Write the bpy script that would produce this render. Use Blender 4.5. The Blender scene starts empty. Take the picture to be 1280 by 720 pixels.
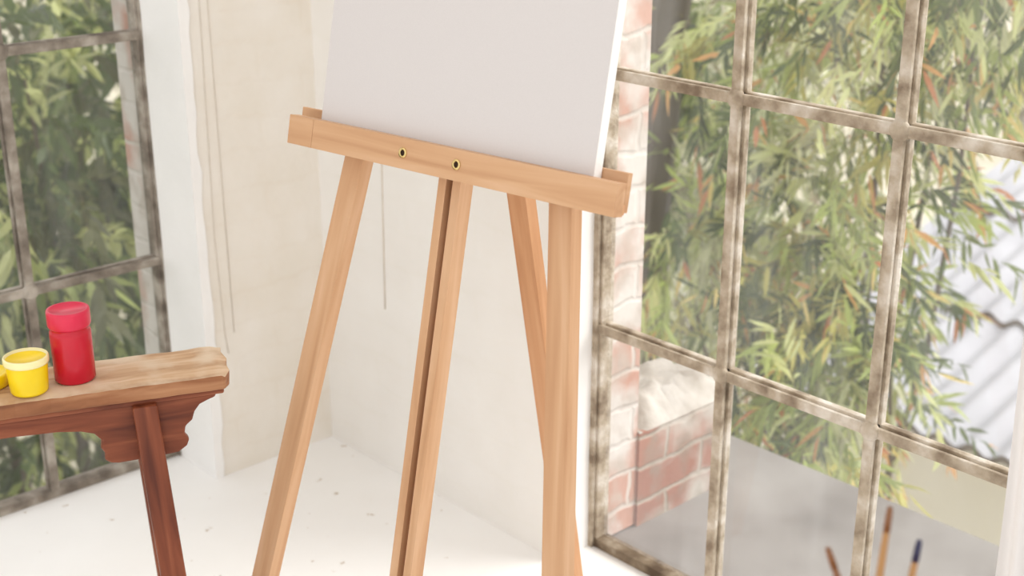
import bpy, math, random
import numpy as np
from mathutils import Vector, Matrix
sc = bpy.context.scene
col = sc.collection
sc.view_settings.view_transform = 'Standard'
random.seed(4)

# ------------------------------------------------------------ materials
def new_mat(name):
    m = bpy.data.materials.new(name); m.use_nodes = True
    nt = m.node_tree; nt.nodes.clear()
    return m, nt, nt.nodes, nt.links
def rgb(r, g, b):
    f = lambda c: ((c/255+0.055)/1.055)**2.4 if c/255 > 0.04045 else c/255/12.92
    return (f(r), f(g), f(b), 1)
def ramp(nodes, stops):
    r = nodes.new('ShaderNodeValToRGB'); e = r.color_ramp.elements
    while len(e) < len(stops): e.new(0.5)
    for i, (p, c) in enumerate(stops): e[i].position = p; e[i].color = c
    return r
def pbsdf(nodes, links, rough=0.5, spec=0.4):
    b = nodes.new('ShaderNodeBsdfPrincipled'); b.inputs['Roughness'].default_value = rough
    b.inputs['Specular IOR Level'].default_value = spec
    o = nodes.new('ShaderNodeOutputMaterial'); links.new(b.outputs[0], o.inputs[0])
    return b, o
def bump(nodes, links, b, src, strength=0.3, dist=0.004):
    bp = nodes.new('ShaderNodeBump'); bp.inputs['Strength'].default_value = strength
    bp.inputs['Distance'].default_value = dist
    links.new(src, bp.inputs['Height']); links.new(bp.outputs[0], b.inputs['Normal'])

def mat_noise(name, c1, c2, scale=6, rough=0.7, bs=0.2, detail=6, c3=None, spec=0.3, bdist=.004, lo=.3, hi=.7, stretch=(1, 1, 1), specks=None):
    m, nt, nd, lk = new_mat(name)
    b, o = pbsdf(nd, lk, rough, spec)
    tc = nd.new('ShaderNodeNewGeometry')
    mp = nd.new('ShaderNodeMapping'); mp.inputs['Scale'].default_value = stretch; lk.new(tc.outputs['Position'], mp.inputs[0])
    nz = nd.new('ShaderNodeTexNoise'); nz.inputs['Scale'].default_value = scale; nz.inputs['Detail'].default_value = detail
    lk.new(mp.outputs[0], nz.inputs['Vector'])
    st = [(lo, c1), (hi, c2)] if c3 is None else [(lo, c1), ((lo+hi)/2, c2), (hi, c3)]
    r = ramp(nd, st); lk.new(nz.outputs[0], r.inputs[0]); last = r.outputs[0]
    if specks:
        n3 = nd.new('ShaderNodeTexNoise'); n3.inputs['Scale'].default_value = 26; n3.inputs['Detail'].default_value = 4; lk.new(tc.outputs['Position'], n3.inputs['Vector'])
        r3 = ramp(nd, [(.68, (0, 0, 0, 1)), (.74, (1, 1, 1, 1))]); lk.new(n3.outputs[0], r3.inputs[0])
        mx = nd.new('ShaderNodeMix'); mx.data_type = 'RGBA'; lk.new(r3.outputs[0], mx.inputs[0]); lk.new(last, mx.inputs[6]); mx.inputs[7].default_value = specks
        last = mx.outputs[2]
    lk.new(last, b.inputs['Base Color'])
    nz2 = nd.new('ShaderNodeTexNoise'); nz2.inputs['Scale'].default_value = scale*6; nz2.inputs['Detail'].default_value = 5
    lk.new(tc.outputs['Position'], nz2.inputs['Vector'])
    bump(nd, lk, b, nz2.outputs[0], bs, bdist)
    return m

def mat_wood(name, dark, mid, light, along=3, across=45, rough=0.5, bs=0.15, wear=None):
    m, nt, nd, lk = new_mat(name)
    b, o = pbsdf(nd, lk, rough, 0.35)
    at = nd.new('ShaderNodeAttribute'); at.attribute_name = 'gc'
    mp = nd.new('ShaderNodeMapping'); mp.inputs['Scale'].default_value = (along, across, across)
    lk.new(at.outputs['Vector'], mp.inputs[0])
    nz = nd.new('ShaderNodeTexNoise'); nz.inputs['Scale'].default_value = 1.0; nz.inputs['Detail'].default_value = 7
    nz.inputs['Distortion'].default_value = 0.6
    lk.new(mp.outputs[0], nz.inputs['Vector'])
    r = ramp(nd, [(.28, dark), (.5, mid), (.72, light)])
    lk.new(nz.outputs[0], r.inputs[0])
    last = r.outputs[0]
    if wear:
        g = nd.new('ShaderNodeNewGeometry')
        n2 = nd.new('ShaderNodeTexNoise'); n2.inputs['Scale'].default_value = 14; n2.inputs['Detail'].default_value = 8
        lk.new(g.outputs['Position'], n2.inputs['Vector'])
        r2 = ramp(nd, [(.44, (0, 0, 0, 1)), (.64, (1, 1, 1, 1))]); lk.new(n2.outputs[0], r2.inputs[0])
        mx = nd.new('ShaderNodeMix'); mx.data_type = 'RGBA'
        lk.new(r2.outputs[0], mx.inputs[0]); lk.new(last, mx.inputs[6]); mx.inputs[7].default_value = wear
        last = mx.outputs[2]
    lk.new(last, b.inputs['Base Color'])
    bump(nd, lk, b, nz.outputs[0], bs, .002)
    return m

def mat_plain(name, c, rough=0.4, spec=0.5, metal=0):
    m, nt, nd, lk = new_mat(name)
    b, o = pbsdf(nd, lk, rough, spec); b.inputs['Metallic'].default_value = metal
    g = nd.new('ShaderNodeNewGeometry')
    nz = nd.new('ShaderNodeTexNoise'); nz.inputs['Scale'].default_value = 40; lk.new(g.outputs['Position'], nz.inputs['Vector'])
    r = ramp(nd, [(.3, tuple(x*.9 for x in c[:3])+(1,)), (.7, c)]); lk.new(nz.outputs[0], r.inputs[0])
    lk.new(r.outputs[0], b.inputs['Base Color'])
    return m

def mat_brickwall(name, axis, brickA, brickB, mortar, cover, cover_lo=.45, cover_hi=.55, bs=.5, scale=1.0, groove=-.25, warp=.02, dirt=None):
    """painted brick; axis: which world axis runs horizontally along the wall"""
    m, nt, nd, lk = new_mat(name)
    b, o = pbsdf(nd, lk, .85, .2)
    g = nd.new('ShaderNodeNewGeometry'); sx = nd.new('ShaderNodeSeparateXYZ'); lk.new(g.outputs['Position'], sx.inputs[0])
    cb = nd.new('ShaderNodeCombineXYZ'); lk.new(sx.outputs[axis], cb.inputs[0]); lk.new(sx.outputs[2], cb.inputs[1])
    nzw = nd.new('ShaderNodeTexNoise'); nzw.inputs['Scale'].default_value = 11; nzw.inputs['Detail'].default_value = 4; lk.new(g.outputs['Position'], nzw.inputs['Vector'])
    ms = nd.new('ShaderNodeVectorMath'); ms.operation = 'MULTIPLY_ADD'; lk.new(nzw.outputs[1], ms.inputs[0]); ms.inputs[1].default_value = (warp,)*3
    lk.new(cb.outputs[0], ms.inputs[2])
    br = nd.new('ShaderNodeTexBrick'); lk.new(ms.outputs[0], br.inputs['Vector'])
    br.inputs['Scale'].default_value = scale; br.inputs['Brick Width'].default_value = .2; br.inputs['Row Height'].default_value = .068
    br.inputs['Mortar Size'].default_value = .008; br.inputs['Mortar Smooth'].default_value = .9
    br.inputs['Color1'].default_value = brickA; br.inputs['Color2'].default_value = brickB; br.inputs['Mortar'].default_value = mortar
    nz = nd.new('ShaderNodeTexNoise'); nz.inputs['Scale'].default_value = 7; nz.inputs['Detail'].default_value = 8; lk.new(g.outputs['Position'], nz.inputs['Vector'])
    r = ramp(nd, [(cover_lo, (0, 0, 0, 1)), (cover_hi, (1, 1, 1, 1))]); lk.new(nz.outputs[0], r.inputs[0])
    mx = nd.new('ShaderNodeMix'); mx.data_type = 'RGBA'
    lk.new(r.outputs[0], mx.inputs[0]); lk.new(br.outputs[0], mx.inputs[6]); mx.inputs[7].default_value = cover
    last = mx.outputs[2]
    if dirt:
        n4 = nd.new('ShaderNodeTexNoise'); n4.inputs['Scale'].default_value = 16; n4.inputs['Detail'].default_value = 9; lk.new(g.outputs['Position'], n4.inputs['Vector'])
        r4 = ramp(nd, [(.48, (0, 0, 0, 1)), (.68, (.85, .85, .85, 1))]); lk.new(n4.outputs[0], r4.inputs[0])
        m4 = nd.new('ShaderNodeMix'); m4.data_type = 'RGBA'; lk.new(r4.outputs[0], m4.inputs[0]); lk.new(last, m4.inputs[6]); m4.inputs[7].default_value = dirt
        last = m4.outputs[2]
    lk.new(last, b.inputs['Base Color'])
    nz3 = nd.new('ShaderNodeTexNoise'); nz3.inputs['Scale'].default_value = 12; nz3.inputs['Detail'].default_value = 7; lk.new(g.outputs['Position'], nz3.inputs['Vector'])
    ad = nd.new('ShaderNodeMath'); ad.operation = 'MULTIPLY_ADD'; lk.new(br.outputs['Fac'], ad.inputs[0]); ad.inputs[1].default_value = groove; lk.new(nz3.outputs[0], ad.inputs[2])
    bump(nd, lk, b, ad.outputs[0], bs, .008)
    return m

M = {}
M['wall_l'] = mat_brickwall('whitewashed_wall_left', 1, rgb(234,227,215), rgb(235,228,216), rgb(233,225,212), rgb(241,236,228), .35, .7, .6, groove=-.07, warp=.05)
M['wall_r'] = mat_brickwall('whitewashed_wall_right', 0, rgb(240,237,232), rgb(240,237,232), rgb(239,236,230), rgb(244,242,238), .35, .7, .45, groove=-.05, warp=.05)
M['plaster'] = mat_noise('white_plaster', rgb(244,243,241), rgb(250,249,247), 8, .8, .4)
M['plaster_out'] = mat_noise('old_exterior_plaster', rgb(150,140,128), rgb(184,176,166), 14, .9, .6, c3=rgb(208,202,194))
M['floor'] = mat_noise('white_floor_paint', rgb(244,242,239), rgb(250,249,247), 3, .55, .15, specks=rgb(186,168,146))
M['brick_out'] = mat_brickwall('old_red_brick', 1, rgb(160,112,96), rgb(178,130,112), rgb(178,166,152), rgb(196,188,178), .44, .62, .8, warp=.04, dirt=rgb(150,140,126))
M['brick_white'] = mat_brickwall('whitewashed_brick', 1, rgb(196,150,132), rgb(206,166,150), rgb(214,204,194), rgb(222,215,208), .40, .54, .7, warp=.04, dirt=rgb(194,182,170))
M['frame_r'] = mat_noise('weathered_steel_light', rgb(136,120,102), rgb(186,172,152), 22, .85, .7, c3=rgb(220,212,200), lo=.33, hi=.66, detail=9)  # right window steel: weathering, with the light on it painted in paler
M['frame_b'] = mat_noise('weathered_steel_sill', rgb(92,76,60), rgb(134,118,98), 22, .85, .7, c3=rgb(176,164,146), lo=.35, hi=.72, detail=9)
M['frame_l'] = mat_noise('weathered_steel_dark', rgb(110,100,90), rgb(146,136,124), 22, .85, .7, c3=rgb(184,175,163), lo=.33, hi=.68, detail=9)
M['pine'] = mat_wood('pine_wood', rgb(188,142,104), rgb(203,160,122), rgb(214,175,140))
M['pine_edge'] = mat_wood('pine_edge', rgb(190,136,94), rgb(206,154,112), rgb(216,168,128))
M['groove'] = mat_wood('stained_groove', rgb(110,56,28), rgb(140,76,42), rgb(160,94,58))  # darker brown strip between the mast halves
M['bench_top'] = mat_wood('bench_worn_top', rgb(156,116,82), rgb(192,156,120), rgb(218,190,160), 5, 60, .65, .5, wear=rgb(212,190,164))
M['bench_dark'] = mat_wood('bench_dark_wood', rgb(84,36,20), rgb(122,62,38), rgb(152,88,58), 5, 50, .45, .4)
M['bench_edge'] = mat_wood('bench_edge_wood', rgb(104,60,36), rgb(150,98,64), rgb(186,138,100), 5, 50, .5, .4)
M['brass'] = mat_plain('brass', rgb(225,200,140), .25, .5, 1)
M['black'] = mat_plain('dark_hole', rgb(50,34,22), .8, .2)
M['red'] = mat_plain('red_paint_plastic', rgb(200,12,44), .25, .5)
M['red_lid'] = mat_plain('red_lid_plastic', rgb(222,36,74), .3, .5)
M['yellow'] = mat_plain('yellow_paint', rgb(248,214,10), .35, .5)
M['clear_rim'] = mat_plain('clear_plastic_rim', rgb(250,240,180), .2, .5)
M['steel_dark'] = mat_plain('steel', rgb(120,120,120), .4, .5, 1)
M['cable'] = mat_plain('cable_grey', rgb(226,217,204), .6)
M['br1'] = mat_plain('brush_brown', rgb(130,84,50), .35)
M['br2'] = mat_plain('brush_tan', rgb(176,130,80), .35)
M['br3'] = mat_plain('brush_navy', rgb(40,38,74), .35)
M['ceramic'] = mat_plain('jar_ceramic', rgb(220,216,208), .2)
M['roof'] = mat_noise('painted_roof_sheet', rgb(174,174,180), rgb(196,196,202), 4, .8, .1)
M['cream'] = mat_noise('cream_render', rgb(246,236,214), rgb(250,242,224), 2, .9, .1)
M['deck'] = mat_noise('grey_concrete', rgb(112,106,102), rgb(142,137,133), 3, .9, .2, c3=rgb(158,154,150))
M['ground'] = mat_noise('garden_ground', rgb(186,178,156), rgb(214,208,188), 1.2, 1, .1)
M['ground_dark'] = mat_noise('garden_ground_dark', rgb(70,80,50), rgb(116,124,82), 1.2, 1, .1)
M['bark'] = mat_noise('bark', rgb(84,70,56), rgb(130,112,92), 20, .95, .6)

# canvas fabric
m, nt, nd, lk = new_mat('primed_canvas'); b, o = pbsdf(nd, lk, .85, .1)
g = nd.new('ShaderNodeNewGeometry'); nz = nd.new('ShaderNodeTexNoise'); nz.inputs['Scale'].default_value = 900; nz.inputs['Detail'].default_value = 2
lk.new(g.outputs['Position'], nz.inputs['Vector'])
r = ramp(nd, [(.3, rgb(207,202,201)), (.7, rgb(211,206,205))]); lk.new(nz.outputs[0], r.inputs[0]); lk.new(r.outputs[0], b.inputs['Base Color'])
bump(nd, lk, b, nz.outputs[0], .1, .0005); M['canvas'] = m

# curtain
m, nt, nd, lk = new_mat('sheer_curtain')
d = nd.new('ShaderNodeBsdfDiffuse'); d.inputs[0].default_value = rgb(236,233,232)
t = nd.new('ShaderNodeBsdfTranslucent'); t.inputs[0].default_value = rgb(236,233,232)
mx = nd.new('ShaderNodeMixShader'); mx.inputs[0].default_value = .25
o = nd.new('ShaderNodeOutputMaterial'); lk.new(d.outputs[0], mx.inputs[1]); lk.new(t.outputs[0], mx.inputs[2]); lk.new(mx.outputs[0], o.inputs[0])
M['curtain'] = m

# glass with a dusty film
def glass(name, lo, hi):
    m, nt, nd, lk = new_mat(name)
    tr = nd.new('ShaderNodeBsdfTransparent'); gl = nd.new('ShaderNodeBsdfGlossy'); gl.inputs['Roughness'].default_value = .02
    fr = nd.new('ShaderNodeFresnel'); fr.inputs[0].default_value = 1.45
    mx = nd.new('ShaderNodeMixShader'); lk.new(fr.outputs[0], mx.inputs[0]); lk.new(tr.outputs[0], mx.inputs[1]); lk.new(gl.outputs[0], mx.inputs[2])
    df = nd.new('ShaderNodeBsdfTranslucent'); df.inputs[0].default_value = (.9, .9, .9, 1)
    g = nd.new('ShaderNodeNewGeometry'); mp = nd.new('ShaderNodeMapping'); mp.inputs['Scale'].default_value = (14, 14, 3); lk.new(g.outputs['Position'], mp.inputs[0])
    nz = nd.new('ShaderNodeTexNoise'); nz.inputs['Scale'].default_value = 1; nz.inputs['Detail'].default_value = 7; nz.inputs['Distortion'].default_value = .5
    lk.new(mp.outputs[0], nz.inputs['Vector'])
    r = ramp(nd, [(.3, (lo,)*3+(1,)), (.75, (hi,)*3+(1,))]); lk.new(nz.outputs[0], r.inputs[0])
    mx2 = nd.new('ShaderNodeMixShader'); lk.new(r.outputs[0], mx2.inputs[0]); lk.new(mx.outputs[0], mx2.inputs[1]); lk.new(df.outputs[0], mx2.inputs[2])
    o = nd.new('ShaderNodeOutputMaterial'); lk.new(mx2.outputs[0], o.inputs[0]); return m
M['glass_r'] = glass('dusty_window_glass', .04, .15)
M['glass_l'] = glass('dusty_window_glass_shaded', .04, .15)  # left window, same dusty film as the right

m, nt, nd, lk = new_mat('leaf_blades')
at = nd.new('ShaderNodeAttribute'); at.attribute_name = 'lc'
d = nd.new('ShaderNodeBsdfPrincipled'); d.inputs['Roughness'].default_value = .4; d.inputs['Specular IOR Level'].default_value = .5
t = nd.new('ShaderNodeBsdfTranslucent'); mx = nd.new('ShaderNodeMixShader'); mx.inputs[0].default_value = .45
lk.new(at.outputs['Color'], d.inputs['Base Color']); lk.new(at.outputs['Color'], t.inputs[0])
o = nd.new('ShaderNodeOutputMaterial'); lk.new(d.outputs[0], mx.inputs[1]); lk.new(t.outputs[0], mx.inputs[2]); lk.new(mx.outputs[0], o.inputs[0])
M['leaf'] = m

# ------------------------------------------------------------ mesh builder
class MB:
    def __init__(s): s.v = []; s.f = []; s.mi = []; s.gc = []; s.mats = []; s.sm = []
    def m(s, k):
        if k not in s.mats: s.mats.append(k)
        return s.mats.index(k)
    def add(s, vs, fs, k, gcs=None, smooth=False):
        o = len(s.v); s.v += [Vector(v) for v in vs]
        s.gc += [Vector(q) for q in (gcs or vs)]
        i = s.m(k)
        for f in fs: s.f.append([o+a for a in f]); s.mi.append(i); s.sm.append(smooth)
    def box(s, lo, hi, k, X=None, rot=None):
        (x0, y0, z0), (x1, y1, z1) = lo, hi
        L = [(x0,y0,z0),(x1,y0,z0),(x1,y1,z0),(x0,y1,z0),(x0,y0,z1),(x1,y0,z1),(x1,y1,z1),(x0,y1,z1)]
        F = [(0,3,2,1),(4,5,6,7),(0,1,5,4),(1,2,6,5),(2,3,7,6),(3,0,4,7)]
        d = [x1-x0, y1-y0, z1-z0]; ax = d.index(max(d)); off = random.random()*5
        G = [(p[ax]+off, p[(ax+1) % 3]+off, p[(ax+2) % 3]) for p in L]
        P = [X(Vector(p)) if X else Vector(p) for p in L]
        if X:
            nrm = (P[1]-P[0]).cross(P[3]-P[0]).dot(P[4]-P[0])
            if nrm < 0: F = [tuple(reversed(f)) for f in F]
        s.add(P, F, k, G)
    def beam(s, P0, P1, wv, dv, k, w1=None, d1=None, zfloor=None):
        P0, P1, wv, dv = Vector(P0), Vector(P1), Vector(wv), Vector(dv)
        a = wv if w1 is None else wv.normalized()*w1; c = dv if d1 is None else dv.normalized()*d1
        P = [P0-wv/2-dv/2, P0+wv/2-dv/2, P0+wv/2+dv/2, P0-wv/2+dv/2, P1-a/2-c/2, P1+a/2-c/2, P1+a/2+c/2, P1-a/2+c/2]
        if zfloor is not None:
            for i in range(4):
                dd = P[i+4]-P[i]; P[i] = P[i]+dd*((zfloor-P[i].z)/dd.z)
        F = [(0,3,2,1),(4,5,6,7),(0,1,5,4),(1,2,6,5),(2,3,7,6),(3,0,4,7)]
        if (P[1]-P[0]).cross(P[3]-P[0]).dot(P[4]-P[0]) < 0: F = [tuple(reversed(f)) for f in F]
        L = (P1-P0).length; off = random.random()*5
        G = [(off,off,0),(off,off+wv.length,0),(off,off+wv.length,dv.length),(off,off,dv.length)]
        G = G+[(g[0]+L, g[1], g[2]) for g in G]
        s.add(P, F, k, G)
    def lathe(s, c, prof, k, seg=40, X=None, ks=None, axis=None):
        c = Vector(c); vs = []; n = len(prof)
        if axis is None: ex, ey, ez = Vector((1,0,0)), Vector((0,1,0)), Vector((0,0,1))
        else:
            ez = Vector(axis).normalized(); ex = ez.orthogonal().normalized(); ey = ez.cross(ex)
        for r, z in prof:
            for j in range(seg):
                a = 2*math.pi*j/seg
                vs.append(c+ex*(max(r,1e-5)*math.cos(a))+ey*(max(r,1e-5)*math.sin(a))+ez*z)
        for i in range(n-1):
            fs = [(i*seg+j, i*seg+(j+1) % seg, (i+1)*seg+(j+1) % seg, (i+1)*seg+j) for j in range(seg)]
            if i == 0: s.add(vs, fs, ks[0] if ks else k, smooth=True); base = len(s.v)-len(vs)
            else:
                mi = s.m(ks[i] if ks else k)
                for f in fs: s.f.append([base+a for a in f]); s.mi.append(mi); s.sm.append(True)
    def tube(s, pts, rad, k, seg=8):
        pts = [Vector(p) for p in pts]; vs = []; n = len(pts)
        for i, p in enumerate(pts):
            d = (pts[min(i+1, n-1)]-pts[max(i-1, 0)]).normalized()
            ex = d.cross(Vector((.31,.17,.93))).normalized() if abs(d.z) < .9 else d.cross(Vector((1,0,0))).normalized(); ey = d.cross(ex)
            r = rad[i] if isinstance(rad, (list, tuple)) else rad
            for j in range(seg):
                a = 2*math.pi*j/seg; vs.append(p+ex*r*math.cos(a)+ey*r*math.sin(a))
        fs = [(i*seg+j, i*seg+(j+1) % seg, (i+1)*seg+(j+1) % seg, (i+1)*seg+j) for i in range(n-1) for j in range(seg)]
        fs.append(tuple(reversed(range(seg)))); fs.append(tuple((n-1)*seg+j for j in range(seg)))
        s.add(vs, fs, k, smooth=True)
    def extrude(s, poly, lo, hi, k, X):
        n = len(poly); L = [Vector((a, lo, c)) for a, c in poly]+[Vector((a, hi, c)) for a, c in poly]
        fs = [tuple(range(n)), tuple(reversed(range(n, 2*n)))]+[(i, i+n, (i+1) % n+n, (i+1) % n) for i in range(n)]
        s.add([X(p) for p in L], fs, k, [(p.x, p.y, p.z) for p in L])
    def build(s, name, bevel=0, seg=2, origin=None):
        me = bpy.data.meshes.new(name)
        if origin is None:
            lo = Vector([min(v[i] for v in s.v) for i in range(3)]); hi = Vector([max(v[i] for v in s.v) for i in range(3)])
            origin = Vector(((lo.x+hi.x)/2, (lo.y+hi.y)/2, lo.z))
        me.from_pydata([v-origin for v in s.v], [], s.f); 
        for k in s.mats: me.materials.append(M[k])
        me.polygons.foreach_set('material_index', s.mi); me.polygons.foreach_set('use_smooth', s.sm)
        a = me.attributes.new('gc', 'FLOAT_VECTOR', 'POINT')
        a.data.foreach_set('vector', [c for g in s.gc for c in g])
        me.update()
        ob = bpy.data.objects.new(name, me); ob.location = origin; col.objects.link(ob)
        if bevel:
            bm = ob.modifiers.new('bevel', 'BEVEL'); bm.width = bevel; bm.segments = seg; bm.limit_method = 'ANGLE'; bm.angle_limit = math.radians(40)
        return ob

# ------------------------------------------------------------ room
RX, RY = .69, .107      # right window start x, glass plane y
LY, LX = -.28, -.165    # left window start y, glass plane x
CW = .277; H = [0, .43, .875, 1.32, 1.765]
OUT = .2
b = MB(); b.box((LX-.015, -4, -.3), (4.2, RY+.012, 0), 'floor'); b.build('floor')
b = MB()
b.box((-.25, LY, 0), (0, OUT, 2.7), 'wall_l'); b.box((-.25, LY-4*CW-.03, 1.79), (0, LY, 2.7), 'wall_l')
b.box((-.25, -4, 0), (0, LY-4*CW-.03, 2.7), 'wall_l')
b.build('wall_left')
b = MB()
b.box((0.0, 0, 0), (RX-.006, OUT, 2.7), 'wall_r'); b.box((RX-.006, 0, 1.79), (RX+4*CW+.03, OUT, 2.7), 'wall_r')
b.box((RX+4*CW+.03, 0, 0), (4.2, OUT, 2.7), 'wall_r')
b.build('wall_right')
def skin(name, f, nu, nv, k):
    b = MB(); vs = []; fs = []
    for i in range(nu+1):
        for j in range(nv+1): vs.append(f(i/nu, j/nv))
    for i in range(nu):
        for j in range(nv): fs.append((i*(nv+1)+j, (i+1)*(nv+1)+j, (i+1)*(nv+1)+j+1, i*(nv+1)+j+1))
    b.add(vs, fs, k, smooth=False); return b.build(name)
rn = [random.uniform(-1, 1) for _ in range(400)]
def wob(t, s=0):
    x = t*24+s; i = int(x); f = x-i; return rn[(i+s) % 400]*(1-f)+rn[(i+1+s) % 400]*f
skin('trim_1', lambda u, v: (LX-.01+u*.172/.8 if u < .75 else .003, (LY-.006-.001*wob(v, 3)) if u < .8 else LY-.006+(u-.8)*5*(.020+.004*wob(v*2, 11)), v*1.79), 10, 160, 'plaster')
skin('trim_2', lambda u, v: (RX-.001+.001*wob(v, 5) if u < .8 else RX-(u-.8)*5*(.014+.005*wob(v*2, 50)), RY-u*.14 if u < .78 else -.004, v*1.79), 10, 160, 'plaster')

# windows: steel casements
def window(name, horiz, origin_h, sgn, plane, inward, k, gk, kb):
    b = MB()
    def P(h, d, z): return (h, plane+d*inward, z) if horiz == 0 else (plane+d*inward, h, z)
    def bx(h0, h1, d0, d1, z0, z1, kk=k):
        a = P(h0, d0, z0); c = P(h1, d1, z1)
        b.box(tuple(min(a[i], c[i]) for i in range(3)), tuple(max(a[i], c[i]) for i in range(3)), kk)
    hs = [origin_h+sgn*CW*i for i in range(5)]
    zt = H[-1]+.01
    for i, h in enumerate(hs):
        if i in (0, 4):
            bx(h-.014, h+.014, -.010, .02, 0, zt+.015)
            bx(h-.009, h+.009, .02, .028, 0, zt)
        else:
            bx(h-.009, h+.009, -.004, .008, .01, zt); bx(h-.004, h+.004, .008, .022, .01, zt)
            bx(h-.0085, h+.0085, .017, .024, .01, zt)
    hmin, hmax = min(hs), max(hs)
    for j, z in enumerate(H):
        if j in (0, 4): bx(hmin, hmax, -.010, .022, max(0, z-.004), z+.018, kb if j == 0 else k)
        else:
            bx(hmin, hmax, -.004, .008, z-.009, z+.009); bx(hmin, hmax, .008, .022, z-.004, z+.004); bx(hmin, hmax, .0165, .0235, z-.0085, z+.0085)
            for h in hs[1:-1]:
                c = P(h, .018, z); ax = P(h, 1, z); av = Vector(ax)-Vector(P(h, 0, z))
                b.lathe(c, [(0, 0), (.0155, 0), (.0155, .006), (.012, .0095), (0, .010)], k, 20, axis=av)
    ob = b.build(name, .0015, 2)
    gg = MB(); a = P(hmin, 0, .002); b1 = P(hmax, 0, .002); c1 = P(hmax, 0, zt); d1 = P(hmin, 0, zt)
    gg.add([a, b1, c1, d1], [(0, 1, 2, 3)], gk); go = gg.build('glass_'+name)
    go.parent = ob; go.matrix_parent_inverse = Matrix.Translation(ob.location).inverted()
    return ob
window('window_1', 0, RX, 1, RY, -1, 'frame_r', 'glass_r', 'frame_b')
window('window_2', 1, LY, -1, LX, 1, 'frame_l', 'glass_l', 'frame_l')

# thin tubes standing in for faint groove lines on the walls
b = MB(); b.tube([(.001, -.243, 2.7), (.001, -.24, 1.0), (.001, -.247, .5), (.001, -.24, .3), (.001, -.236, .26)], .0011, 'cable'); 
b.tube([(.001, -.222, 2.7), (.001, -.224, 1.0), (.001, -.22, .3)], .0010, 'cable'); b.build('wall_cable')
b = MB(); b.tube([(.215, -.001, 1.6), (.213, -.001, .9), (.209, -.001, .6), (.205, -.001, .35)], .0016, 'cable')
b.build('wall_cable')

# ------------------------------------------------------------ easel
O = Vector((.904, -.410, .849))
t = Vector((.992, .132, 0)).normalized(); n = Vector((-t.y, t.x, 0)); th = math.radians(12)
w = n*math.sin(th)+Vector((0, 0, math.cos(th))); Nb = n*math.cos(th)-Vector((0, 0, math.sin(th)))
XE = lambda p: O+t*p.x+w*p.y+Nb*p.z       # (s, w, off)
e = MB()
cs = -.012
e.box((cs-.285, -.016, -.018), (cs-.2365, .024, 0), 'pine', XE)
e.box((cs-.236, -.016, -.018), (cs+.280, .024, 0), 'pine', XE)
e.box((cs-.283, -.016, 0.0005), (cs+.270, -.004, .018), 'pine_edge', XE)
e.box((cs-.300, -.014, .0185), (cs+.268, .034, .0275), 'pine', XE)
for ss in (-.074, .020):
    e.lathe(XE(Vector((ss, .005, -.0182))), [(.0025, -.001), (.0070, -.001), (.0070, .0012), (.0045, .0018), (.0036, .0002)], 'brass', 20, axis=-Nb)
    e.lathe(XE(Vector((ss, .005, -.0185))), [(0, 0), (.0037, 0), (.0037, .0006), (0, .0006)], 'black', 16, axis=-Nb)
ls = -.026; d0, d1 = .028, .050; dm = (d0+d1)/2
def leg(sg):
    sl = .150
    P = lambda ww: XE(Vector((ls+sg*(.182-sl*(ww+.02)), ww, dm)))
    e.beam(P(-.87), P(.72), t*.036, Nb*(d1-d0), 'pine', zfloor=0)
leg(-1); leg(1)
for q in (-1, 1):
    e.beam(XE(Vector((ls+q*.0125, -.87, dm))), XE(Vector((ls+q*.0125, .80, dm))), t*.014, Nb*.026, 'pine', zfloor=0)
e.beam(XE(Vector((ls, -.865, dm+.006))), XE(Vector((ls, .79, dm+.006))), t*.011, Nb*.010, 'groove', zfloor=0)
e.box((ls-.10, .66, .018), (ls+.10, .70, .028), 'pine', XE)
e.box((ls-.20, -.60+.9, .0505), (ls+.20, -.57+.9, .060), 'pine', XE)
e.box((ls-.03, .636, -.015), (ls+.03, .66, .028), 'pine', XE)
def Q(nn, z): return Vector((O.x, O.y, 0))+t*ls+n*nn+Vector((0, 0, z))
e.beam(Q(.318, 0), Q(.112, 1.06), t*.034, n*.022, 'pine_edge', zfloor=0)
e.beam(Q(.11, 1.06)-t*.03, Q(.11, 1.06)+t*.03, Vector((0, 0, .04)), n*.03, 'pine')
e.build('easel', .0014, 2)

c = MB(); cc = -.016
c.box((cc-.2365, -.003, .0006), (cc+.2345, .60, .0015), 'canvas', XE)
c.box((cc-.2365, -.003, .0015), (cc+.2345, .60, .0172), 'plaster', XE)  # sides in brighter white: the light on them is painted in
cv = c.build('blank_canvas')

# ------------------------------------------------------------ bench
bd = Vector((.386, .923, 0)).normalized(); B0 = Vector((.672, -.626, 0))+bd*.006; ba = Vector((-bd.y, bd.x, 0))
XB = lambda p: B0+bd*p.x+ba*p.y+Vector((0, 0, p.z))
k = MB(); TZ = .55
nu, nv = 60, 8
def top(u, v):
    s = -.9+.9*u; bb = .115*v
    z = TZ-.0015*abs(wob(u*2, 7))-.004*(max(0, abs(v-.5)-.38)/.12)**2
    edge = .0025*wob(u*3, 31)
    if v == 0: bb += abs(edge)
    if v == 1: bb -= abs(edge)
    if u == 0 or u == 1: z -= .003
    if u == 1: s += -.004*abs(2*v-1)**3*2+.003*wob(v, 77)
    return Vector((s, bb, z))
vs = []; fs = []
for i in range(nu+1):
    for j in range(nv+1): vs.append(top(i/nu, j/nv))
for i in range(nu):
    for j in range(nv): fs.append((i*(nv+1)+j, (i+1)*(nv+1)+j, (i+1)*(nv+1)+j+1, i*(nv+1)+j+1))
k.add([XB(v) for v in vs], fs, 'bench_top', vs, True)
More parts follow.
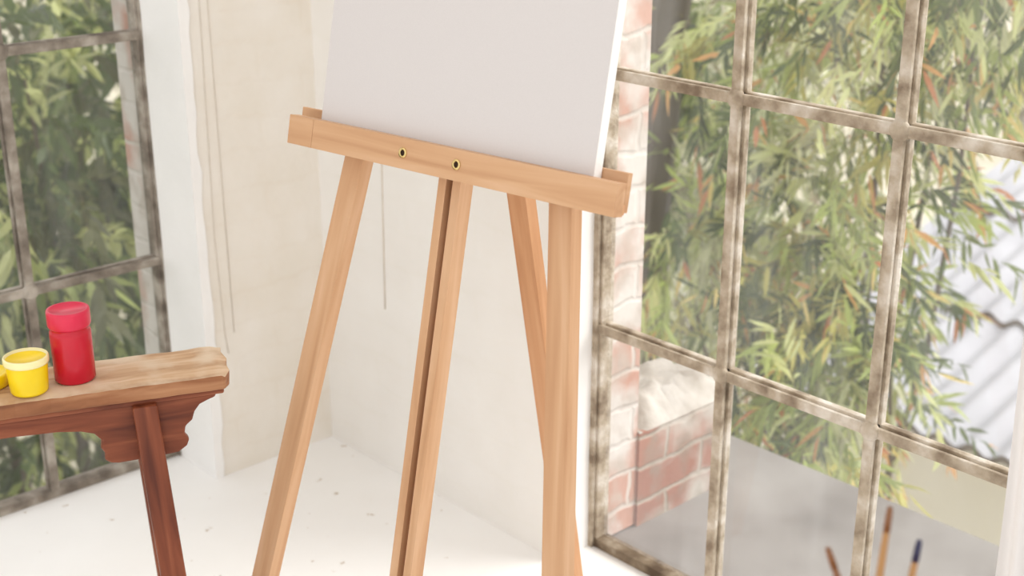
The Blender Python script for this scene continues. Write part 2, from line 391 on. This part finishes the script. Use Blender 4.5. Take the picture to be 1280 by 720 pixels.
ring = [i*(nv+1) for i in range(nu+1)]+[nu*(nv+1)+j for j in range(1, nv+1)]+[i*(nv+1)+nv for i in range(nu-1, -1, -1)]+[j for j in range(nv-1, 0, -1)]
up_ = [vs[i] for i in ring]; dn = []
cx = Vector((-.45, .0575, 0))
for q in up_:
    dn.append(Vector((cx.x+(q.x-cx.x)*.997, cx.y+(q.y-cx.y)*.95, .5225)))
nr = len(ring)
fs = [(i+nr, (i+1) % nr+nr, (i+1) % nr, i) for i in range(nr)]+[tuple(reversed(range(nr, 2*nr)))]
k.add([XB(v) for v in up_+dn], fs, 'bench_edge', up_+dn, False)
k.box((-.885, .010, .514), (-.012, .105, .5228), 'bench_dark', XB)
half = [(-.022, .5145), (-.024, .508), (-.034, .505), (-.046, .500), (-.054, .490), (-.058, .478), (-.068, .470), (-.070, .458), (-.064, .450), (-.068, .440), (-.080, .432), (-.105, .430), (-.162, .429),
        (-.172, .431), (-.180, .437), (-.178, .446), (-.183, .455), (-.181, .467), (-.190, .478), (-.207, .484), (-.237, .488), (-.29, .490)]
full = half+[(-.9-a, z) for a, z in reversed(half)]
k.extrude(full, .016, .030, 'bench_dark', XB); k.extrude(full, .085, .099, 'bench_dark', XB)
for q in (0, 1):
    for f in (0, 1):
        s0 = -.121 if q == 0 else -.779; s1 = -.092 if q == 0 else -.808
        b0 = .014 if f == 0 else .101; b1 = -.045 if f == 0 else .160
        P0 = XB(Vector((s1, b1, 0))); P1 = XB(Vector((s0, b0, .515)))
        k.beam(P0, P1, bd*.036, ba*.030, 'bench_dark', w1=.033, d1=.027, zfloor=0)
    sx = -.102 if q == 0 else -.798
    k.beam(XB(Vector((sx, -.02, .17))), XB(Vector((sx, .135, .17))), bd*.018, Vector((0, 0, .03)), 'bench_dark')
k.build('wooden_bench', .003, 2)

# paint pots
def scl(prof, a, c): return [(r*a, z*c) for r, z in prof]
RP = Vector((.549, -.790, TZ)); r0 = MB()
r0.lathe(RP, scl([(0, 0), (.027, 0), (.0292, .003), (.0294, .072), (.0288, .076), (.0275, .078), (.0275, .082), (.0292, .083), (.0306, .086), (.0306, .105), (.0298, .108), (.026, .1085), (.0255, .1065), (0, .1065)], .93, .94),
         'red', 48, ks=['red']*7+['red_lid']*6)
r0.build('red_paint_jar')
YP = Vector((.547, -.854, TZ)); y0 = MB()
y0.lathe(YP, scl([(0, 0), (.0245, 0), (.0265, .003), (.0295, .042), (.0295, .0425), (.0315, .043), (.032, .0455), (.032, .0515), (.0312, .053), (.0295, .0535), (.029, .049), (0, .0485)], .92, .96),
         'yellow', 48, ks=['yellow']*4+['clear_rim']*6+['yellow'])
y0.build('yellow_paint_cup')
ld = MB(); ld.lathe(XB(Vector((-.318, .068, TZ))), [(0, 0), (.028, 0), (.030, .002), (.030, .016), (.029, .018), (.025, .0185), (.0245, .017), (0, .017)], 'yellow', 40); ld.build('paint_cup_lid')

# ------------------------------------------------------------ brushes in jar on stool
JC = Vector((1.712, -.642, .575))
s = MB(); s.lathe((JC.x+.02, JC.y-.04, .545), [(0, 0), (.14, 0), (.148, .006), (.148, .024), (.142, .03), (0, .03)], 'pine', 48)
for a in range(4):
    an = math.radians(45+90*a); s.tube([(JC.x+.02+.17*math.cos(an), JC.y-.04+.17*math.sin(an), 0.0), (JC.x+.02+.1*math.cos(an), JC.y-.04+.1*math.sin(an), .546)], [.014, .017], 'pine', 14)
for a in range(4):
    a0 = math.radians(45+90*a); a1 = math.radians(135+90*a); s.tube([(JC.x+.02+.145*math.cos(a0), JC.y-.04+.145*math.sin(a0), .2), (JC.x+.02+.145*math.cos(a1), JC.y-.04+.145*math.sin(a1), .2)], .008, 'pine', 10)
s.build('round_stool')
j = MB(); j.lathe(JC, [(0, 0), (.032, 0), (.035, .004), (.036, .07), (.034, .078), (.035, .08), (.032, .08), (.031, .07), (.030, .006), (0, .006)], 'ceramic', 40); j.build('brush_jar')
def brush(tip, base, k, name, ktip=None):
    tip, base = Vector(tip), Vector(base); q = MB(); L = tip-base
    q.tube([base+L*f for f in (0, .1, .45, .8, .96, 1)], [.0024, .003, .0036, .0030, .0025, .0012], k, 12)
    q.tube([base+L*f for f in (.88, .96, 1.0, 1.004)], [.0031, .0029, .0022, .001], ktip or k, 12)
    q.build(name)
brush((1.669, -.666, .726), (1.716, -.636, .583), 'br1', 'paintbrush')
brush((1.695, -.621, .757), (1.703, -.650, .583), 'br2', 'paintbrush', 'br1')
brush((1.718, -.610, .732), (1.722, -.646, .583), 'br2', 'paintbrush', 'br3')

# ------------------------------------------------------------ curtain
cu = MB(); vs = []; fs = []; nu, nv = 120, 30
for i in range(nu+1):
    for jz in range(nv+1):
        u = i/nu; z = .03+1.9*jz/nv; amp = .016*(1-.5*jz/nv)
        x = 1.512+.42*u+.006*math.sin(5*z+9*u)
        vs.append((x, -.045+amp*math.sin(u*50+.7*math.sin(z*2)), z))
for i in range(nu):
    for jz in range(nv): fs.append((i*(nv+1)+jz, (i+1)*(nv+1)+jz, (i+1)*(nv+1)+jz+1, i*(nv+1)+jz+1))
cu.add(vs, fs, 'curtain', smooth=True); cu.build('curtain')
cr = MB(); cr.tube([(.5, -.045, 1.935), (2.1, -.045, 1.935)], .008, 'steel_dark', 16)
for x in (.52, 2.08): cr.tube([(x, 0.001, 1.935), (x, -.045, 1.935)], .006, 'steel_dark', 12)
cr.build('curtain_rod')

# ------------------------------------------------------------ outside
b = MB(); b.box((-.25, RY+.0125, -.2), (4, .64, -.004), 'deck'); b.build('concrete_ledge')
b = MB(); b.box((.50, OUT+.001, -.004), (RX+.010, .47, .19), 'brick_out')
vs = []; fs = []; nx_, ny_ = 10, 26
for i in range(nx_+1):
    for jj in range(ny_+1):
        ex = min(i, nx_-i)/nx_*2; ey = min(jj, ny_-jj)/ny_*2
        vs.append((.50+i/nx_*(RX+.010-.50), OUT+.001+jj/ny_*(.469-OUT), .19+.04*min(1, ex*2.2)*min(1, .3+ey*2)+.014*wob(jj/ny_, i*9)*min(1, ex*4)))
for i in range(nx_):
    for jj in range(ny_): fs.append((i*(ny_+1)+jj, (i+1)*(ny_+1)+jj, (i+1)*(ny_+1)+jj+1, i*(ny_+1)+jj+1))
b.add(vs, fs, 'plaster_out', smooth=True)
b.build('low_brick_wall')
b = MB(); b.box((RX-.1, RY+.015, 0.0), (RX+.004, OUT+.0005, 1.79), 'brick_white'); b.build('trim_3')
b = MB(); b.box((LX-.085, LY-.006, 0.0), (LX-.016, LY+.02, 1.79), 'brick_white'); b.build('trim_4')
b = MB(); b.add([(-30, .87, -3), (30, .87, -3), (30, 40, -3), (-30, 40, -3)], [(0, 1, 2, 3)], 'ground')
b.add([(-30, -30, -3.0), (-.26, -30, -3.0), (-.26, .87, -3.0), (-30, .87, -3.0)], [(0, 1, 2, 3)], 'ground_dark'); b.build('ground_outside')
h = MB(); h.box((-.9, 3.0, -3), (5, 5.0, -1.02), 'cream')
h.box((-.92, 2.93, -1.10), (5.05, 3.0, -1.0), 'cream')
for cidx in range(3):
    y0_, y1_ = 2.8+cidx*.78, 2.8+(cidx+1)*.78+.08
    vs = []; fs = []; nx = 560
    for i in range(nx+1):
        x = -1.0+6.1*i/nx; z = .016*math.sin(x*2*math.pi/.13)
        for yy in (y0_, y1_):
            vs.append((x, yy, -1.0+(yy-2.8)*.27+z+(.028 if yy == y0_ else .0)))
    for i in range(nx): fs.append((2*i, 2*i+2, 2*i+3, 2*i+1))
    h.add(vs, fs, 'roof', smooth=True)
    vs2 = []; fs2 = []
    for i in range(nx+1):
        v0 = vs[2*i]; vs2 += [v0, (v0[0], v0[1]+.002, v0[2]-.03)]
    for i in range(nx): fs2.append((2*i, 2*i+1, 2*i+3, 2*i+2))
    h.add(vs2, fs2, 'bark')  # dark strip paints in the shaded gap under each sheet end
h.build('neighbour_house')

# ------------------------------------------------------------ foliage
def foliage(name, sprigs, leaf_len, leaf_w, nleaf, palette, seed, stems=(), tips=None, sprig_len=.28, droop=.45):
    rng = np.random.default_rng(seed)
    V = []; Fc = []; C = []; base = 0
    pal = np.array([p[:3] for p in palette])
    for pos, dr in sprigs:
        pos = np.array(pos); dr = np.array(dr); dr = dr/np.linalg.norm(dr)
        L = sprig_len*rng.uniform(.7, 1.3)
        bend = rng.normal(0, .35, 3)+np.array([0, 0, -droop])
        hue = pal[rng.integers(len(pal))]*rng.uniform(.75, 1.25)
        for i in range(nleaf):
            f = (i+rng.random())/nleaf
            p = pos+dr*L*f+bend*L*f*f*.5
            ax = dr+bend*f; ax /= np.linalg.norm(ax)
            sd = np.cross(ax, rng.normal(0, 1, 3)); sd /= np.linalg.norm(sd)+1e-6
            ld = ax*rng.uniform(.5, 1.0)+sd*rng.uniform(.4, .9)+np.array([0, 0, -.25]); ld /= np.linalg.norm(ld)
            wv = np.cross(ld, rng.normal(0, 1, 3)); wv /= np.linalg.norm(wv)+1e-6
            ll = leaf_len*rng.uniform(.6, 1.25); lw = leaf_w*rng.uniform(.7, 1.2)
            nrm = np.cross(ld, wv); dp = nrm*ll*.12
            down = np.array([0, 0, -ll*.12])
            V += [p, p+ld*ll*.3-wv*lw/2+dp*.5, p+ld*ll*.3+wv*lw/2+dp*.5, p+ld*ll*.65-wv*lw*.42+dp*.4+down*.4, p+ld*ll*.65+wv*lw*.42+dp*.4+down*.4, p+ld*ll+down]
            Fc += [(base, base+1, base+2), (base+1, base+3, base+4, base+2), (base+3, base+5, base+4)]
            cc_ = hue*rng.uniform(.8, 1.2)
            if tips is not None and f > .75 and rng.random() < .28: cc_ = np.array(tips[rng.integers(len(tips))][:3])
            cc_ = np.clip(cc_, 0, .95)
            C += [tuple(cc_)+(1,)]*6; base += 6
        q0 = pos; q1 = pos+dr*L+bend*L*.5; r_ = .0016
        V += [q0+[r_, 0, 0], q0+[-r_, r_, 0], q0+[0, -r_, r_], q1]; Fc += [(base, base+1, base+3), (base+1, base+2, base+3), (base+2, base, base+3)]
        C += [(.2, .13, .07, 1)]*4; base += 4
    for pts, r0_, r1_ in stems:
        sb = MB(); k_ = len(pts); sb.tube(pts, [r0_+(r1_-r0_)*i/(k_-1) for i in range(k_)], 'bark', 8)
        for v in sb.v: V.append(np.array(v)); C.append((.2, .15, .11, 1))
        for f in sb.f: Fc.append(tuple(a+base for a in f))
        base += len(sb.v)
    me = bpy.data.meshes.new(name); me.from_pydata([tuple(v) for v in V], [], Fc)
    a = me.color_attributes.new('lc', 'FLOAT_COLOR', 'POINT'); a.data.foreach_set('color', np.array(C, dtype=np.float32).ravel())
    me.materials.append(M['leaf']); me.update()
    ob = bpy.data.objects.new(name, me); col.objects.link(ob); return ob

def cluster(cl, seed, down=.35):
    rng = np.random.default_rng(seed); out = []
    for (c_, r_, k_) in cl:
        c_ = np.array(c_); r_ = np.array(r_)
        for _ in range(k_):
            q = rng.normal(0, 1, 3); q /= np.linalg.norm(q); q *= rng.random()**.45
            d = q*1.0+rng.normal(0, .5, 3)+np.array([0, 0, -down]); out.append((c_+q*r_, d))
    return out
def stems_to(base, cl, seed, per=3, r=.03):
    rng = random.Random(seed); out = []
    for c_, r_, k_ in cl:
        for _ in range(per):
            tgt = Vector(c_)+Vector([rng.uniform(-.6, .6)*r_[i] for i in range(3)]); bs = Vector(base)
            pts = []
            for i in range(8):
                f = i/7; p = bs.lerp(tgt, f); p.z += .1*math.sin(f*math.pi)*abs(tgt.z-bs.z)*.3; p.x += .05*math.sin(f*9+rng.random()); pts.append(p)
            out.append((pts, r, .004))
    return out
g1, g2, g3, g4 = rgb(136,152,86), rgb(180,194,116), rgb(220,226,164), rgb(96,112,62)
cl = [((.24,1.5,.2),(.28,.35,.45),160), ((.05,1.6,.72),(.55,.45,.35),170), ((.55,1.6,.95),(.55,.4,.30),160), ((-.15,1.35,.15),(.22,.3,.35),60),
      ((.27,1.25,-.25),(.17,.2,.34),84), ((.42,1.35,-.10),(.19,.25,.27),64), ((.50,1.02,-.22),(.09,.10,.22),26)]
foliage('bottlebrush_shrub', cluster(cl, 1), .082, .0135, 17, [g1, g2, g3, g2, g4, g3, rgb(206,200,120), rgb(224,226,186), g4], 2,
        stems=stems_to((.05, 1.9, -3), cl, 3, 2, .018)+[([(-.5, 1.5, -3), (-.42, 1.45, -1), (-.36, 1.4, 0), (-.32, 1.42, .7), (-.2, 1.5, 1.6)], .08, .045)],
        tips=[rgb(228,176,116), rgb(216,146,104), rgb(240,218,142)], sprig_len=.20)
h1, h2, h3 = rgb(190,196,152), rgb(218,222,186), rgb(150,158,116)
pal_hazy = [h1, h2, h3, h2, rgb(232,232,206), rgb(150,138,112)]  # pale leaf colours with distance haze painted in
def tree(name, base, cls_, seed, pal, **kw):
    foliage(name, cluster(cls_, seed), pal_len, pal_w, 16, pal, seed+1, stems=stems_to(base, cls_, seed+2, 2, .05), **kw)
pal_len, pal_w = .15, .040
tree('garden_tree', (-2.6, 3.9, -3), [((-2.5,3.7,-.6),(.9,.7,1.0),220), ((-3.4,4.6,-.4),(1.2,1.,1.3),240)], 5, pal_hazy, sprig_len=.42)
tree('garden_tree', (-1.4, 7.3, -3), [((-1.8,7.3,.4),(1.9,.6,1.0),320), ((.5,7.5,.3),(1.4,.6,.8),190), ((-3.8,7.4,.4),(1.3,.6,1.0),170)], 15, pal_hazy, sprig_len=.45)
tree('garden_shrub', (-1.5, 2.2, -3), [((-1.6,2.1,-1.6),(.45,.3,.9),90)], 25, pal_hazy, sprig_len=.3)
pal_len, pal_w = .09, .022
tree('garden_shrub', (-1.25, 2.1, -3), [((-1.15,2.1,.35),(.30,.25,.42),90)], 35, [rgb(112,104,78), rgb(140,132,100), rgb(98,102,68), rgb(166,158,120)], sprig_len=.22)
d1_, d2_, d3_ = rgb(84,100,50), rgb(122,138,76), rgb(162,172,106)
pal3 = [d1_, d2_, d3_, d1_, rgb(104,106,70), rgb(196,200,136)]
pal_len, pal_w = .10, .026
tree('hedge_tree', (-2.0, .4, -3), [((-1.7,.1,.25),(.5,.6,.5),170), ((-2.2,.7,.3),(.5,.5,.6),140), ((-2.1,.3,-.7),(.7,.8,.6),180), ((-1.5,-.5,-.9),(.5,.5,.5),100)], 9, pal3, sprig_len=.32)
pal_len, pal_w = .14, .038
tree('hedge_tree', (-4.4, 1.6, -3), [((-4.4,1.2,-.2),(.9,1.2,1.2),240), ((-4.6,2.4,-1.6),(.9,1.2,1.2),180)], 19, pal3, sprig_len=.4)

# ------------------------------------------------------------ light
wd = bpy.data.worlds.new('World'); sc.world = wd; wd.use_nodes = True
bg = wd.node_tree.nodes['Background']; bg.inputs[0].default_value = (1.0, .988, .972, 1); bg.inputs[1].default_value = 1.25
sl = bpy.data.lights.new('sun', 'SUN'); sl.energy = 2.9; sl.angle = math.radians(38); sl.color = (1, .98, .95)
so = bpy.data.objects.new('sun', sl); col.objects.link(so); so.location = (3, 4, 5)
dirv = Vector((-.50, -.60, -.70)); so.rotation_euler = dirv.to_track_quat('-Z', 'Y').to_euler()

# ------------------------------------------------------------ camera
cam = Vector((2.203, -1.506, 1.3)); yf = Vector((-.735, .678, 0)).normalized(); p = math.radians(20)
fwd = yf*math.cos(p)+Vector((0, 0, -math.sin(p))); rt = Vector((yf.y, -yf.x, 0)); upv = rt.cross(fwd)
cd = bpy.data.cameras.new('camera'); cd.sensor_width = 36; cd.lens = 1700/1280*36
cd.dof.use_dof = True; cd.dof.focus_distance = 1.85; cd.dof.aperture_fstop = 4.0
co = bpy.data.objects.new('camera', cd); col.objects.link(co)
Mx = Matrix((rt, upv, -fwd)).transposed().to_4x4(); Mx.translation = cam; co.matrix_world = Mx
sc.camera = co
